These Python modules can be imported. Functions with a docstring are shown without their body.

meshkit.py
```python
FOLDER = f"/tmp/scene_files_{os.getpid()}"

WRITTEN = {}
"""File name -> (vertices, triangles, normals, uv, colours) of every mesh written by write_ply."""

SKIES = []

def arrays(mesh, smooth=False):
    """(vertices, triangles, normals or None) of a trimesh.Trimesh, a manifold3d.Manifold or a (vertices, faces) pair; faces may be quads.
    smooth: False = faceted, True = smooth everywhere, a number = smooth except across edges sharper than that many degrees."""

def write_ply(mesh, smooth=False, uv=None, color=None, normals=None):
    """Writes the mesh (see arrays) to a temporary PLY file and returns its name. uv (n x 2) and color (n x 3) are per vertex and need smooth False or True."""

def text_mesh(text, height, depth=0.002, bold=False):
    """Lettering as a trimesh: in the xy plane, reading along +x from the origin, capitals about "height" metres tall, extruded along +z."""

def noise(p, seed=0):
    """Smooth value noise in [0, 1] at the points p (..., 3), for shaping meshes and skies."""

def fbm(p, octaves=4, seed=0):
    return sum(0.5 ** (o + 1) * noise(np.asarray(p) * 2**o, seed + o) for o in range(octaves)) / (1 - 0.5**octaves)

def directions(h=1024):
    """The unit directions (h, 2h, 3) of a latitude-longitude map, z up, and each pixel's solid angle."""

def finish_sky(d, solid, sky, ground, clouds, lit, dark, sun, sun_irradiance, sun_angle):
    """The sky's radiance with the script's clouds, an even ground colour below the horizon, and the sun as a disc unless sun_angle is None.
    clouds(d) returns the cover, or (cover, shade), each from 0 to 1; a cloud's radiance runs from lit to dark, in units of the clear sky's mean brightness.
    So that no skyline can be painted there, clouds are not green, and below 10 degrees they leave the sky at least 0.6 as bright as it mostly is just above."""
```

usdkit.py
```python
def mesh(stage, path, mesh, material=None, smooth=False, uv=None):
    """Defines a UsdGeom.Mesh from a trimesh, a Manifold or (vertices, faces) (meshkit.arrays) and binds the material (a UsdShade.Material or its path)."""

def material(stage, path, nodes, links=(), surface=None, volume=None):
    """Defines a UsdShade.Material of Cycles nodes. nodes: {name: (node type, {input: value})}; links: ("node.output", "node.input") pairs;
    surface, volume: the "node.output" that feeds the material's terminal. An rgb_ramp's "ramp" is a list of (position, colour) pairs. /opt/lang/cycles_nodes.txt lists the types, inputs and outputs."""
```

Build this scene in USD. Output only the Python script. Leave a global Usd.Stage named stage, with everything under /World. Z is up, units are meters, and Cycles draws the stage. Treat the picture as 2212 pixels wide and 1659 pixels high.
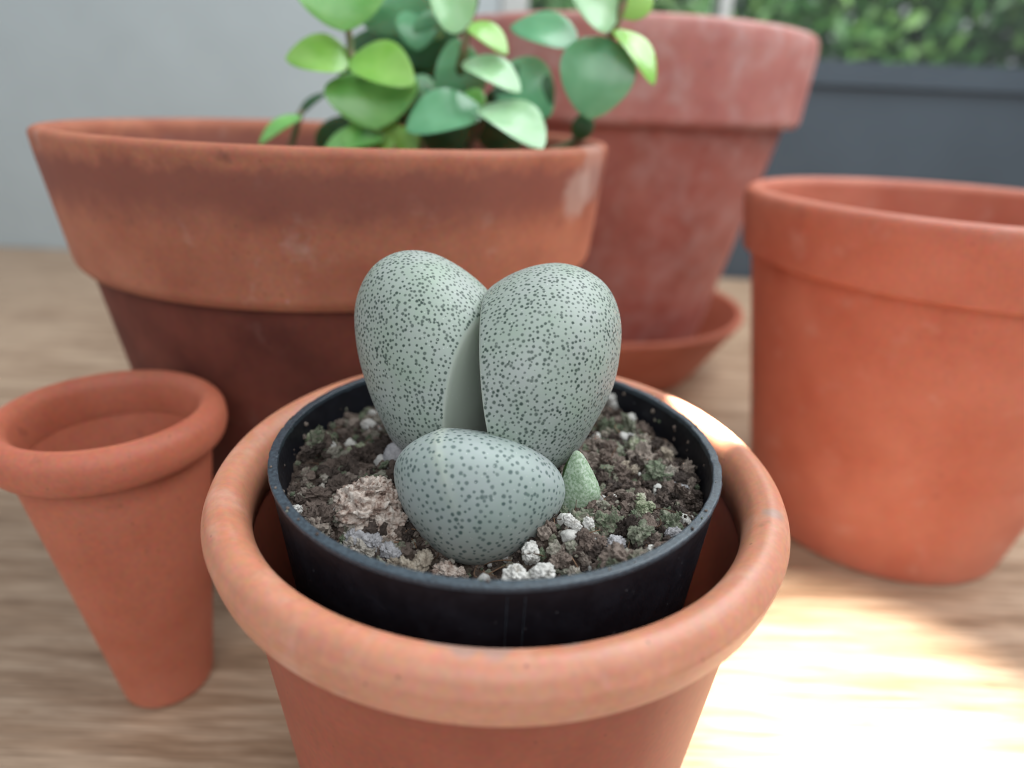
import math, random
import numpy as np, trimesh, usdkit, meshkit
from pxr import Usd, UsdGeom, UsdLux, UsdShade, Sdf, Gf, Vt
from scipy.spatial import cKDTree

stage = Usd.Stage.CreateInMemory()
UsdGeom.SetStageUpAxis(stage, 'Z'); UsdGeom.SetStageMetersPerUnit(stage, 1.0)
UsdGeom.Xform.Define(stage, '/World'); UsdGeom.Scope.Define(stage, '/World/Looks')
MM = 0.001                                   # everything below is laid out in millimetres
rng = np.random.default_rng(7); random.seed(7)

# ------------------------------------------------------------------ camera
CAM = np.array([2.107, -99.314, 148.687]); PITCH, ROLL, FPX, PW, PH = math.radians(23.52), math.radians(2.5), 1382.2, 2212.0, 1659.0
FWD = np.array([0, math.cos(PITCH), -math.sin(PITCH)])
_r, _u = np.array([1.0, 0, 0]), np.array([0, math.sin(PITCH), math.cos(PITCH)])
RIGHT = _r * math.cos(ROLL) + _u * math.sin(ROLL); UP = -_r * math.sin(ROLL) + _u * math.cos(ROLL)
cam = UsdGeom.Camera.Define(stage, '/World/camera')
m = Gf.Matrix4d(*RIGHT, 0, *UP, 0, *(-FWD), 0, *(CAM * MM), 1)
cam.AddTransformOp().Set(m)
cam.CreateHorizontalApertureAttr(36.0); cam.CreateVerticalApertureAttr(27.0)
cam.CreateFocalLengthAttr(36.0 * FPX / PW)
cam.CreateFStopAttr(8.6); cam.CreateFocusDistanceAttr(0.101)
cam.CreateClippingRangeAttr((0.005, 50.0))
EXPOSURE = 0.12
cam.CreateExposureAttr(EXPOSURE)

def at(px, py, y=None, z=None):
    """The point of the scene (mm) seen at a place of the photograph, on the plane of that y or z."""
    d = FWD + RIGHT * (px - PW / 2) / FPX - UP * (py - PH / 2) / FPX
    t = (y - CAM[1]) / d[1] if y is not None else (z - CAM[2]) / d[2]
    return CAM + d * t

# ------------------------------------------------------------------ lamps
def place(prim, pos, target):
    pos, target = np.array(pos, float), np.array(target, float)
    z = pos - target; z /= np.linalg.norm(z)
    x = np.cross([0, 0, 1.0] if abs(z[2]) < .99 else [0, 1.0, 0], z); x /= np.linalg.norm(x); y = np.cross(z, x)
    UsdGeom.Xformable(prim).AddTransformOp().Set(Gf.Matrix4d(*x, 0, *y, 0, *z, 0, *(pos * MM), 1))
def rect(name, pos, target, w, h, color, intensity):
    l = UsdLux.RectLight.Define(stage, '/World/' + name)
    l.CreateWidthAttr(w * MM); l.CreateHeightAttr(h * MM); l.CreateColorAttr(Gf.Vec3f(*color)); l.CreateIntensityAttr(intensity)
    place(l, pos, target)
def spot(name, pos, target, angle, soft, color, intensity, radius=4):
    l = UsdLux.SphereLight.Define(stage, '/World/' + name)
    l.CreateRadiusAttr(radius * MM); l.CreateColorAttr(Gf.Vec3f(*color)); l.CreateIntensityAttr(intensity)
    s = UsdLux.ShapingAPI.Apply(l.GetPrim()); s.CreateShapingConeAngleAttr(angle); s.CreateShapingConeSoftnessAttr(soft)
    place(l, pos, target)
rect('window_lamp', (340, 190, 650), (0, 20, 90), 640, 560, (0.94, 0.98, 1.0), 5.7)
rect('front_fill_lamp', (60, -500, 560), (10, 60, 90), 500, 400, (0.97, 0.985, 1.0), 3.0)  # added fill panel, unseen; brightens the faces toward the camera
rect('hedge_fill_lamp', (420, 660, 850), (380, 1600, 420), 700, 500, (1.0, 1.0, 0.95), 23.0)  # added panel, unseen; lights the hedge in place of daylight
spot('sunlight_on_table', (265, -45, 520), (100, 20, 0), 7.2, 1.0, (1.0, 0.92, 0.80), 115000)
spot('sunlight_on_rim', (150, 150, 380), (47.4, 21.5, 89.5), 1.9, 0.3, (1.0, 0.95, 0.86), 420000)
dome = UsdLux.DomeLight.Define(stage, '/World/ambient_light')
dome.CreateColorAttr(Gf.Vec3f(0.88, 0.94, 1.0)); dome.CreateIntensityAttr(0.175)

# ------------------------------------------------------------------ helpers
used = {}
def numbered(parent, name):
    k = (parent, name); n = used.get(k, 0); used[k] = n + 1
    return name if n == 0 else '%s_%03d' % (name, n)
def tag(p, label=None, cat=None, group=None, kind=None):
    p = p.GetPrim() if hasattr(p, 'GetPrim') else p
    for k, v in (('label', label), ('category', cat), ('group', group), ('kind', kind)):
        if v: p.SetCustomDataByKey(k, v)
    return p
def thing(name, label, cat, loc=(0, 0, 0), group=None, kind=None):
    path = '/World/' + numbered('/World', name)
    x = UsdGeom.Xform.Define(stage, path); x.AddTranslateOp().Set(Gf.Vec3d(*(np.array(loc, float) * MM)))
    p = tag(x, label, cat, group, kind); ORIGIN[path] = np.array(loc, float)
    return p
ORIGIN = {}
def obj(name, mesh, mat, parent=None, smooth=35, primvars=None):
    """One Mesh prim. The mesh is in world millimetres; a child's points are taken relative to its thing."""
    pp = str(parent.GetPath()) if parent is not None else '/World'
    path = pp + '/' + numbered(pp, name)
    o = ORIGIN.get(pp, np.zeros(3)); ORIGIN[path] = o
    v, f = (mesh.vertices, mesh.faces) if hasattr(mesh, 'faces') else mesh
    v = (np.asarray(v, float) - o) * MM
    mm = usdkit.mesh(stage, path, (v, np.asarray(f)), mat, smooth=smooth)
    for k, a in (primvars or {}).items():
        UsdGeom.PrimvarsAPI(mm).CreatePrimvar(k, Sdf.ValueTypeNames.FloatArray, 'vertex').Set(Vt.FloatArray.FromNumpy(np.asarray(a, np.float32)))
    return mm.GetPrim()
def join(ms):
    return trimesh.util.concatenate([trimesh.Trimesh(m.vertices, m.faces, process=False) for m in ms])
def tones(ms, seed, patch=None):
    """One tone per crumb; crumbs lying near each other lean the same way."""
    g = np.random.default_rng(seed); c_ = np.array([m.vertices.mean(0) for m in ms])
    t = g.random(len(ms)) * .75 + .5 * (meshkit.fbm(c_ * .14 + 70, 2, seed) - .5) + .125
    return np.repeat(np.clip(t, 0, 1) ** 1.35, [len(m.vertices) for m in ms])
def rot(axis, a):
    axis = np.array(axis, float) / np.linalg.norm(axis); K = np.array([[0, -axis[2], axis[1]], [axis[2], 0, -axis[0]], [-axis[1], axis[0], 0]])
    return np.eye(3) + np.sin(a) * K + (1 - np.cos(a)) * K @ K
def box(x0, x1, y0, y1, z0, z1):
    b = trimesh.creation.box((x1 - x0, y1 - y0, z1 - z0)); b.apply_translation(((x0 + x1) / 2, (y0 + y1) / 2, (z0 + z1) / 2)); return b
def rounded(prof, r, n=5):
    """Rounds the corners of a closed (r, z) profile; r is one radius or one per corner."""
    prof = np.array(prof, float); N = len(prof); out = []
    rs = np.broadcast_to(r, N)
    for i in range(N):
        p, a, b = prof[i], prof[i - 1], prof[(i + 1) % N]
        la, lb = np.linalg.norm(a - p), np.linalg.norm(b - p); d = min(rs[i], la * .48, lb * .48)
        if d < 1e-6: out.append(p); continue
        s, e = p + (a - p) / la * d, p + (b - p) / lb * d
        for t in np.linspace(0, 1, n): out.append((1 - t) ** 2 * s + 2 * t * (1 - t) * p + t * t * e)
    return np.array(out)
def lathe(prof, cx=0, cy=0, seg=160, wob=0.0, seed=0, nick=0.0):
    """A closed ring profile of (r, z) turned about z; wob makes it slightly uneven as thrown clay is."""
    prof = np.array(prof, float); n = len(prof)
    a = np.arange(seg) / seg * 2 * np.pi
    R = np.repeat(prof[None, :, 0], seg, 0); Z = np.repeat(prof[None, :, 1], seg, 0); A = np.repeat(a[:, None], n, 1)
    if wob or nick:
        P = np.stack([np.cos(A) * 1.3 + 5, np.sin(A) * 1.3 + 5, Z * 0.02 + 3], -1)
        d = (meshkit.fbm(P, 3, seed) - .5) * 2 * wob
        if nick: d = d + (meshkit.fbm(np.stack([np.cos(A) * 40 + 90, np.sin(A) * 40 + 90, Z * .4 + 3], -1), 2, seed + 5) - .5) * nick
        R = R + d; Z = Z + d * .6
    v = np.stack([cx + R * np.cos(A), cy + R * np.sin(A), Z], -1).reshape(-1, 3)
    i, j = np.meshgrid(np.arange(seg), np.arange(n), indexing='ij'); i2, j2 = (i + 1) % seg, (j + 1) % n
    q = np.stack([i * n + j, i2 * n + j, i2 * n + j2, i * n + j2], -1).reshape(-1, 4)
    f = np.vstack([q[:, [0, 1, 2]], q[:, [0, 2, 3]]])
    t = trimesh.Trimesh(v, f, process=False)
    if t.volume < 0: t.invert()
    return t
def tube(pts, r0, r1=None, sides=8):
    pts = np.array(pts, float); r1 = r0 if r1 is None else r1; n = len(pts); rr = np.linspace(r0, r1, n)
    tan = np.gradient(pts, axis=0); tan /= np.linalg.norm(tan, axis=1, keepdims=True)
    ref = np.array([.31, .22, .92]); v = []
    for p, t, r in zip(pts, tan, rr):
        x = np.cross(ref, t); x /= np.linalg.norm(x); y = np.cross(t, x)
        for k in range(sides):
            a = 2 * np.pi * k / sides; v.append(p + r * (np.cos(a) * x + np.sin(a) * y))
    f = []
    for i in range(n - 1):
        for k in range(sides):
            a, b = i * sides + k, i * sides + (k + 1) % sides; f += [[a, b, b + sides], [a, b + sides, a + sides]]
    c0, c1 = len(v), len(v) + 1; v += [pts[0], pts[-1]]
    for k in range(sides):
        f += [[c0, (k + 1) % sides, k], [c1, (n - 1) * sides + k, (n - 1) * sides + (k + 1) % sides]]
    return trimesh.Trimesh(np.array(v), np.array(f), process=False)
def curve(pts, n=12):
    pts = np.array(pts, float); t = np.linspace(0, 1, len(pts)); tt = np.linspace(0, 1, n)
    from scipy.interpolate import CubicSpline
    return CubicSpline(t, pts)(tt) if len(pts) > 2 else np.array([np.interp(tt, t, c) for c in pts.T]).T
ICO = {k: trimesh.creation.icosphere(subdivisions=k) for k in range(0, 8) if k < 6}
def ico(k):
    if k not in ICO: ICO[k] = trimesh.creation.icosphere(subdivisions=k)
    return ICO[k]
def lump(ctr, size, k=3, rough=.35, freq=1.6, seed=0, fine=0.0, ffreq=8.0):
    """A rough pebble, crumb or clod."""
    s = ico(k); D = np.array(s.vertices); r = 1 + (meshkit.fbm(D * freq + seed * 7.31 + 20, 3, seed) - .5) * 2 * rough
    if fine: r = r + (meshkit.fbm(D * ffreq + seed * 3.1 + 50, 3, seed + 9) - .5) * 2 * fine
    V = D * r[:, None] * np.broadcast_to(size, 3)
    V = V @ rot([math.sin(seed), math.cos(seed * 1.7), .4], seed * 2.1).T
    return trimesh.Trimesh(V + np.array(ctr), s.faces, process=False)

# ------------------------------------------------------------------ materials
def mat(name, nodes, links, surface='p.BSDF'):
    base = {'tc': ('texture_coordinate', {}), 'co': ('mapping', {'mapping_type': 'point', 'scale': (1000, 1000, 1000)})}
    return usdkit.material(stage, '/World/Looks/' + name, {**base, **nodes}, [('tc.object', 'co.vector'), *links], surface=surface)
def noise(scale, detail=4, rough=.55, dist=0.0):
    return ('noise_texture', {'scale': scale, 'detail': float(detail), 'roughness': rough, 'distortion': dist})

def terracotta(name, lo, hi, bloom_or_sheen, bloom_or_sheen_at=(.56, .72), spec=.35, rough=.72, bump=.10, streak=False, band=None, smudge=.5, marks=()):
    """Fired clay: mottled, with pale patches of salt or painted sheen and a few dark smudges; band = (z0, z1, colour) a damp stain."""
    n = {'n1': noise(.05, 5), 'n2': noise(.9, 4), 'n3': noise(.09, 5, .62, .15), 'n4': noise(.16, 3, .6),
         'r1': ('rgb_ramp', {'ramp': [(.32, lo), (.68, hi)]}),
         'g': ('mix_color', {'blend_type': 'overlay', 'fac': .28}),
         'r3': ('rgb_ramp', {'ramp': [(bloom_or_sheen_at[0], (0, 0, 0)), (bloom_or_sheen_at[1], (.55, .55, .55))]}),
         'b': ('mix_color', {'blend_type': 'mix', 'b': bloom_or_sheen}),
         'r4': ('rgb_ramp', {'ramp': [(.66, (0, 0, 0)), (.78, (smudge,) * 3)]}),
         'd': ('mix_color', {'blend_type': 'mix', 'b': (lo[0] * .38, lo[1] * .5, lo[2] * .65)}),
         'bp': ('bump', {'strength': .5, 'distance': bump * MM}),
         'vp': ('voronoi_texture', {'scale': .30}), 'rp': ('rgb_ramp', {'ramp': [(.05, (.6, .6, .6)), (.085, (0, 0, 0))]}), 'pit': ('mix_color', {'blend_type': 'mix', 'b': (lo[0] * .3, lo[1] * .35, lo[2] * .4)}),
         'p': ('principled_bsdf', {'roughness': rough, 'specular_ior_level': spec, 'diffuse_roughness': .6})}
    l = [('co.vector', x + '.vector') for x in ('n1', 'n2', 'n3', 'n4', 'vp')]
    l += [('n1.fac', 'r1.fac'), ('r1.color', 'g.a'), ('n2.color', 'g.b'), ('n3.fac', 'r3.fac'), ('r3.color', 'b.fac'), ('g.result', 'b.a'),
          ('n4.fac', 'r4.fac'), ('r4.color', 'd.fac'), ('b.result', 'd.a'), ('n2.fac', 'bp.height'), ('bp.normal', 'p.normal')]
    l += [('vp.distance', 'rp.fac'), ('rp.color', 'pit.fac'), ('d.result', 'pit.a')]; last = 'pit.result'
    if streak:                                # turning marks round the pot
        n['ms'] = ('mapping', {'scale': (.02, .02, .9)}); n['ns'] = noise(1.0, 3)
        n['rs'] = ('rgb_ramp', {'ramp': [(.3, (.93, .92, .91)), (.7, (1.04, 1.03, 1.02))]}); n['ml'] = ('mix_color', {'blend_type': 'multiply', 'fac': .8})
        l += [('co.vector', 'ms.vector'), ('ms.vector', 'ns.vector'), ('ns.fac', 'rs.fac'), (last, 'ml.a'), ('rs.color', 'ml.b')]; last = 'ml.result'
    if band:
        z0, z1, col = band
        n['sx'] = ('separate_xyz', {}); n['wz'] = ('math', {'math_type': 'multiply_add', 'value2': 9.0})
        n['mr'] = ('map_range', {'range_type': 'smoothstep', 'from_min': z0 - 5, 'from_max': z0 + 5, 'to_min': 0, 'to_max': 1})
        n['mr2'] = ('map_range', {'range_type': 'smoothstep', 'from_min': z1 - 2.5, 'from_max': z1 + 2.5, 'to_min': .75, 'to_max': 0})
        n['mm'] = ('math', {'math_type': 'multiply'}); n['bd'] = ('mix_color', {'blend_type': 'mix', 'b': col})
        l += [('co.vector', 'sx.vector'), ('n4.fac', 'wz.value1'), ('sx.z', 'wz.value3'), ('wz.value', 'mr.value'), ('wz.value', 'mr2.value'),
              ('mr.result', 'mm.value1'), ('mr2.result', 'mm.value2'), ('mm.value', 'bd.fac'), (last, 'bd.a')]; last = 'bd.result'
    for q, (c_, r_, col, amount, ragged) in enumerate(marks):       # single marks on the clay: centre, radius (mm), colour
        k = str(q)
        n['km' + k] = ('mapping', {'scale': (1 / r_,) * 3, 'location': tuple(-np.array(c_) / r_)}); n['kg' + k] = ('gradient_texture', {'gradient_type': 'spherical'})
        n['kr' + k] = ('rgb_ramp', {'ramp': [(.03 + ragged * .74, (0, 0, 0)), (.32 + ragged * .74, (amount,) * 3)]}); n['kx' + k] = ('mix_color', {'blend_type': 'mix', 'b': col})
        n['ka' + k] = ('math', {'math_type': 'multiply_add', 'value2': ragged})
        l += [('co.vector', 'km' + k + '.vector'), ('km' + k + '.vector', 'kg' + k + '.vector'), ('n3.fac', 'ka' + k + '.value1'), ('kg' + k + '.fac', 'ka' + k + '.value3'), ('ka' + k + '.value', 'kr' + k + '.fac'),
              ('kr' + k + '.color', 'kx' + k + '.fac'), (last, 'kx' + k + '.a')]; last = 'kx' + k + '.result'
    l += [(last, 'p.base_color')]
    return mat(name, n, l)

def on_pot(px, py, cx, cy, r):
    """Where the photograph's point meets an upright cylinder, relative to its axis."""
    d = FWD + RIGHT * (px - PW / 2) / FPX - UP * (py - PH / 2) / FPX; o = CAM - np.array([cx, cy, 0])
    A, B, C = d[0] ** 2 + d[1] ** 2, o[0] * d[0] + o[1] * d[1], o[0] ** 2 + o[1] ** 2 - r * r
    return o + d * (-B - math.sqrt(max(B * B - A * C, 0))) / A
CLAY_FRONT_SHADED = terracotta('clay_front_shaded', (.28, .066, .037), (.34, .09, .052), (.62, .36, .26), (.66, .86), spec=.5, rough=.5, bump=.05, smudge=.25)  # same clay as the rim, darkened: shade on the front put into colour
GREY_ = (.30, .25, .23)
CLAY_RIM = terracotta('clay_rim', (.50, .20, .115), (.58, .26, .16), (.72, .50, .41), (.54, .80), spec=.6, rough=.45, bump=.06, streak=True, smudge=.4,  # pale patches here also paint the window sheen on the rim
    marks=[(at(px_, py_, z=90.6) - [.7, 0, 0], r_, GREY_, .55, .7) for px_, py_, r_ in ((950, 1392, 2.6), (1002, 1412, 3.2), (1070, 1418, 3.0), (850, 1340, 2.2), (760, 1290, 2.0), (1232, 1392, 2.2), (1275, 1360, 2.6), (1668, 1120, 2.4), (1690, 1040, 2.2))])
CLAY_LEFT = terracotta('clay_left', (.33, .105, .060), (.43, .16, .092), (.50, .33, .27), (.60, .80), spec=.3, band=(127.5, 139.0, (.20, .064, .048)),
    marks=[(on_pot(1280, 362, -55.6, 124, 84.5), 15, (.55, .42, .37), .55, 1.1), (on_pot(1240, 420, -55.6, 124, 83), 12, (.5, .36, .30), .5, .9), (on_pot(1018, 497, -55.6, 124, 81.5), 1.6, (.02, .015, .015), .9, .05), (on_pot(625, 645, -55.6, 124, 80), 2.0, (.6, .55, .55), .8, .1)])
CLAY_LEFT_BODY_SHADED = terracotta('clay_left_body_shaded', (.10, .026, .018), (.18, .050, .033), (.24, .14, .12), (.62, .84), spec=.25)  # same pot as the rim above, its shade painted as darker clay
CLAY_LARGE = terracotta('clay_large', (.37, .105, .080), (.45, .15, .118), (.55, .40, .37), (.46, .84), spec=.5, rough=.5)  # broad pale patches put the grazing window sheen into the clay colour
CLAY_LARGE_RIM = terracotta('clay_large_rim', (.43, .155, .130), (.52, .22, .185), (.60, .48, .45), (.46, .76), spec=.45, rough=.55)
CLAY_RIGHT = terracotta('clay_right', (.47, .135, .078), (.55, .19, .118), (.60, .36, .29), (.58, .84), spec=.4, rough=.6, smudge=.3)
CLAY_RED = terracotta('clay_red', (.42, .115, .062), (.50, .16, .095), (.55, .30, .24), (.68, .9), spec=.4, rough=.6)

PLASTIC = mat('black_plastic', {'n': noise(1.2, 5), 'n2': noise(.25, 4, .6, .5), 'r': ('rgb_ramp', {'ramp': [(.45, (.006, .0065, .010)), (.75, (.013, .014, .020))]}),
    'rr': ('rgb_ramp', {'ramp': [(.3, (.38, .38, .38)), (.7, (.55, .55, .55))]}), 'bp': ('bump', {'strength': .3, 'distance': .05 * MM}),
    'vo': ('voronoi_texture', {'scale': .42, 'randomness': 1.0}), 'vr': ('rgb_ramp', {'ramp': [(.05, (.16, .17, .19)), (.085, (0, 0, 0))]}),
    'ad': ('mix_color', {'blend_type': 'lighten', 'fac': .6}),
    'p': ('principled_bsdf', {'specular_ior_level': .28})},
    [('co.vector', 'n.vector'), ('co.vector', 'n2.vector'), ('co.vector', 'vo.vector'), ('n2.fac', 'r.fac'), ('n.fac', 'rr.fac'), ('rr.color', 'p.roughness'),
     ('vo.distance', 'vr.fac'), ('r.color', 'ad.a'), ('vr.color', 'ad.b'), ('ad.result', 'p.base_color'), ('n.fac', 'bp.height'), ('bp.normal', 'p.normal')])
PLASTIC_RIM = mat('sky_tinted_plastic_rim', {'n': noise(2.2, 5), 'r': ('rgb_ramp', {'ramp': [(.35, (.015, .024, .034)), (.7, (.055, .080, .100))]}), 'bp': ('bump', {'strength': .5, 'distance': .08 * MM}),  # blue-grey sky reflection painted into the colour of the black plastic
    'p': ('principled_bsdf', {'roughness': .42, 'specular_ior_level': .6})}, [('co.vector', 'n.vector'), ('n.fac', 'r.fac'), ('r.color', 'p.base_color'), ('n.fac', 'bp.height'), ('bp.normal', 'p.normal')])

def paint0(name, col):
    return mat(name, {'n': noise(.8, 3), 'r': ('rgb_ramp', {'ramp': [(.3, tuple(c * .8 for c in col)), (.7, tuple(c * 1.2 for c in col))]}), 'p': ('principled_bsdf', {'roughness': .5})}, [('co.vector', 'n.vector'), ('n.fac', 'r.fac'), ('r.color', 'p.base_color')])
def skin(name, pale, green, mauve, dot, scale=1.0):
    """Succulent skin: waxy grey-green with darker pin-prick windows (primvar spot = distance to the nearest one over its radius)."""
    return mat(name, {'n1': noise(.12, 4), 'n2': noise(6.0, 3), 'at': ('attribute', {'attribute': 'spot'}), 'az': ('attribute', {'attribute': 'rise'}),
        'r1': ('rgb_ramp', {'ramp': [(.35, (0, 0, 0)), (.7, (1, 1, 1))]}), 'm1': ('mix_color', {'blend_type': 'mix', 'a': pale, 'b': green}),
        'rz': ('rgb_ramp', {'ramp': [(.0, (1, 1, 1)), (.42, (0, 0, 0))]}), 'm2': ('mix_color', {'blend_type': 'mix', 'b': mauve}),
        'rs': ('map_range', {'range_type': 'smoothstep', 'from_min': .45, 'from_max': 1.15, 'to_min': 1.0, 'to_max': 0.0}),
        'ar': ('attribute', {'attribute': 'ridge'}), 'ai': ('attribute', {'attribute': 'inner'}), 'mi': ('mix_color', {'blend_type': 'mix', 'b': (.37, .41, .355)}), 'mk': ('mix_color', {'blend_type': 'mix', 'b': (pale[0] * 1.5, pale[1] * 1.42, pale[2] * 1.15)}), 'nd': noise(.55, 2), 'rd': ('map_range', {'range_type': 'linear', 'from_min': .3, 'from_max': .7, 'to_min': .66, 'to_max': 1.0}), 'md': ('math', {'math_type': 'multiply'}), 'm3': ('mix_color', {'blend_type': 'mix', 'b': dot}),
        'vs': ('voronoi_texture', {'scale': 1.15}), 'vr': ('rgb_ramp', {'ramp': [(.07, (.75, .77, .76)), (.14, (0, 0, 0))]}), 'sp': ('mix_color', {'blend_type': 'lighten', 'fac': .35}),
        'bp': ('bump', {'strength': .35, 'distance': .035 * MM}), 'hh': ('math', {'math_type': 'multiply_add', 'value2': -1.3}),
        'p': ('principled_bsdf', {'roughness': .52, 'specular_ior_level': .35, 'subsurface_weight': .12, 'subsurface_scale': 1.2 * MM, 'subsurface_radius': (.7, 1.0, .55), 'sheen_weight': .08, 'sheen_roughness': .4})},
        [('co.vector', 'n1.vector'), ('co.vector', 'n2.vector'), ('co.vector', 'vs.vector'), ('n1.fac', 'r1.fac'), ('r1.color', 'm1.fac'), ('az.fac', 'rz.fac'), ('rz.color', 'm2.fac'),
         ('m1.result', 'm2.a'), ('at.fac', 'rs.value'), ('co.vector', 'nd.vector'), ('nd.fac', 'rd.value'), ('rd.result', 'md.value1'), ('rs.result', 'md.value2'), ('md.value', 'm3.fac'), ('m2.result', 'mk.a'), ('ar.fac', 'mk.fac'), ('mk.result', 'mi.a'), ('ai.fac', 'mi.fac'), ('mi.result', 'm3.a'), ('vs.distance', 'vr.fac'), ('m3.result', 'sp.a'), ('vr.color', 'sp.b'),
         ('sp.result', 'p.base_color'), ('rs.result', 'hh.value1'), ('n2.fac', 'hh.value3'), ('hh.value', 'bp.height'), ('bp.normal', 'p.normal')])
SKIN = skin('split_leaf_skin', (.315, .35, .325), (.27, .335, .275), (.325, .315, .315), (.020, .042, .032))
SKIN_FRONT = skin('front_leaf_skin', (.33, .375, .365), (.295, .36, .33), (.32, .345, .315), (.065, .105, .098))
SKIN_INNER = mat('inner_leaf_skin', {'n1': noise(.25, 4), 'r': ('rgb_ramp', {'ramp': [(.35, (.26, .30, .26)), (.65, (.33, .37, .33))]}), 'p': ('principled_bsdf', {'roughness': .55, 'subsurface_weight': .1, 'subsurface_scale': MM})}, [('co.vector', 'n1.vector'), ('n1.fac', 'r.fac'), ('r.color', 'p.base_color')])
SKIN_YOUNG = mat('young_leaf_skin', {'n1': noise(2.2, 4), 'n2': noise(.4, 3), 'r': ('rgb_ramp', {'ramp': [(.4, (.20, .29, .18)), (.62, (.43, .52, .41))]}),
    'bp': ('bump', {'strength': .3, 'distance': .06 * MM}), 'p': ('principled_bsdf', {'roughness': .5, 'subsurface_weight': .15, 'subsurface_scale': MM, 'subsurface_radius': (.6, 1, .4)})},
    [('co.vector', 'n1.vector'), ('n1.fac', 'r.fac'), ('r.color', 'p.base_color'), ('n1.fac', 'bp.height'), ('bp.normal', 'p.normal')])

LEAF_GREEN = paint0('young_leaf_dark_green', (.08, .15, .05))  # deeper green of the small leaf behind
def grit(name, ramp, scale=1.4, bump=.25, rough=.85, island=False, spec=.2):
    n = {'n': noise(scale, 5, .62), 'r': ('rgb_ramp', {'ramp': ramp}), 'bp': ('bump', {'strength': .8, 'distance': bump * MM}), 'nb': noise(scale * 2.2, 5, .6),
         'p': ('principled_bsdf', {'roughness': rough, 'specular_ior_level': spec})}
    l = [('co.vector', 'n.vector'), ('co.vector', 'nb.vector'), ('nb.fac', 'bp.height'), ('bp.normal', 'p.normal')]
    if island:
        n['g'] = ('attribute', {'attribute': 'tone'}); n['mx'] = ('mix_float', {'fac': .22})
        l += [('g.fac', 'mx.a'), ('n.fac', 'mx.b'), ('mx.result', 'r.fac'), ('r.color', 'p.base_color')]
    else: l += [('n.fac', 'r.fac'), ('r.color', 'p.base_color')]
    return mat(name, n, l)
SOIL = grit('soil', [(.3, (.018, .013, .011)), (.45, (.06, .042, .034)), (.6, (.13, .10, .08)), (.75, (.09, .10, .07))], .6, .5)
CRUMB = grit('soil_crumb', [(0, (.022, .017, .015)), (.22, (.055, .042, .036)), (.40, (.145, .11, .092)), (.56, (.24, .20, .17)), (.66, (.10, .13, .08)), (.80, (.31, .28, .24)), (1, (.50, .47, .43))], 1.6, .35, island=True)
PERLITE = grit('perlite', [(.25, (.24, .20, .16)), (.42, (.46, .45, .42)), (.7, (.68, .67, .64))], .9, .35, .8, spec=.3)
PERLITE_MIX = grit('perlite_crumb', [(0, (.26, .26, .25)), (.4, (.42, .41, .39)), (.7, (.55, .54, .50)), (1, (.70, .69, .66))], 1.3, .3, island=True)
CRUST = grit('crusted_clod', [(.30, (.07, .045, .036)), (.40, (.22, .15, .12)), (.50, (.42, .34, .29)), (.68, (.62, .56, .50))], .75, .55)
MOSSY = grit('mossy_pebble', [(.32, (.10, .13, .07)), (.5, (.26, .28, .19)), (.7, (.48, .46, .38))], .7, .35)
TAN = grit('tan_bark', [(.3, (.14, .11, .085)), (.5, (.30, .255, .20)), (.7, (.45, .40, .33))], 1.0, .4)
GREYP = grit('grey_pebble', [(.3, (.20, .20, .21)), (.7, (.42, .41, .42))], 1.0, .25)
FIBRE = grit('root_fibre', [(.3, (.07, .04, .025)), (.7, (.20, .12, .075))], 1.0, .1, island=True)

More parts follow.
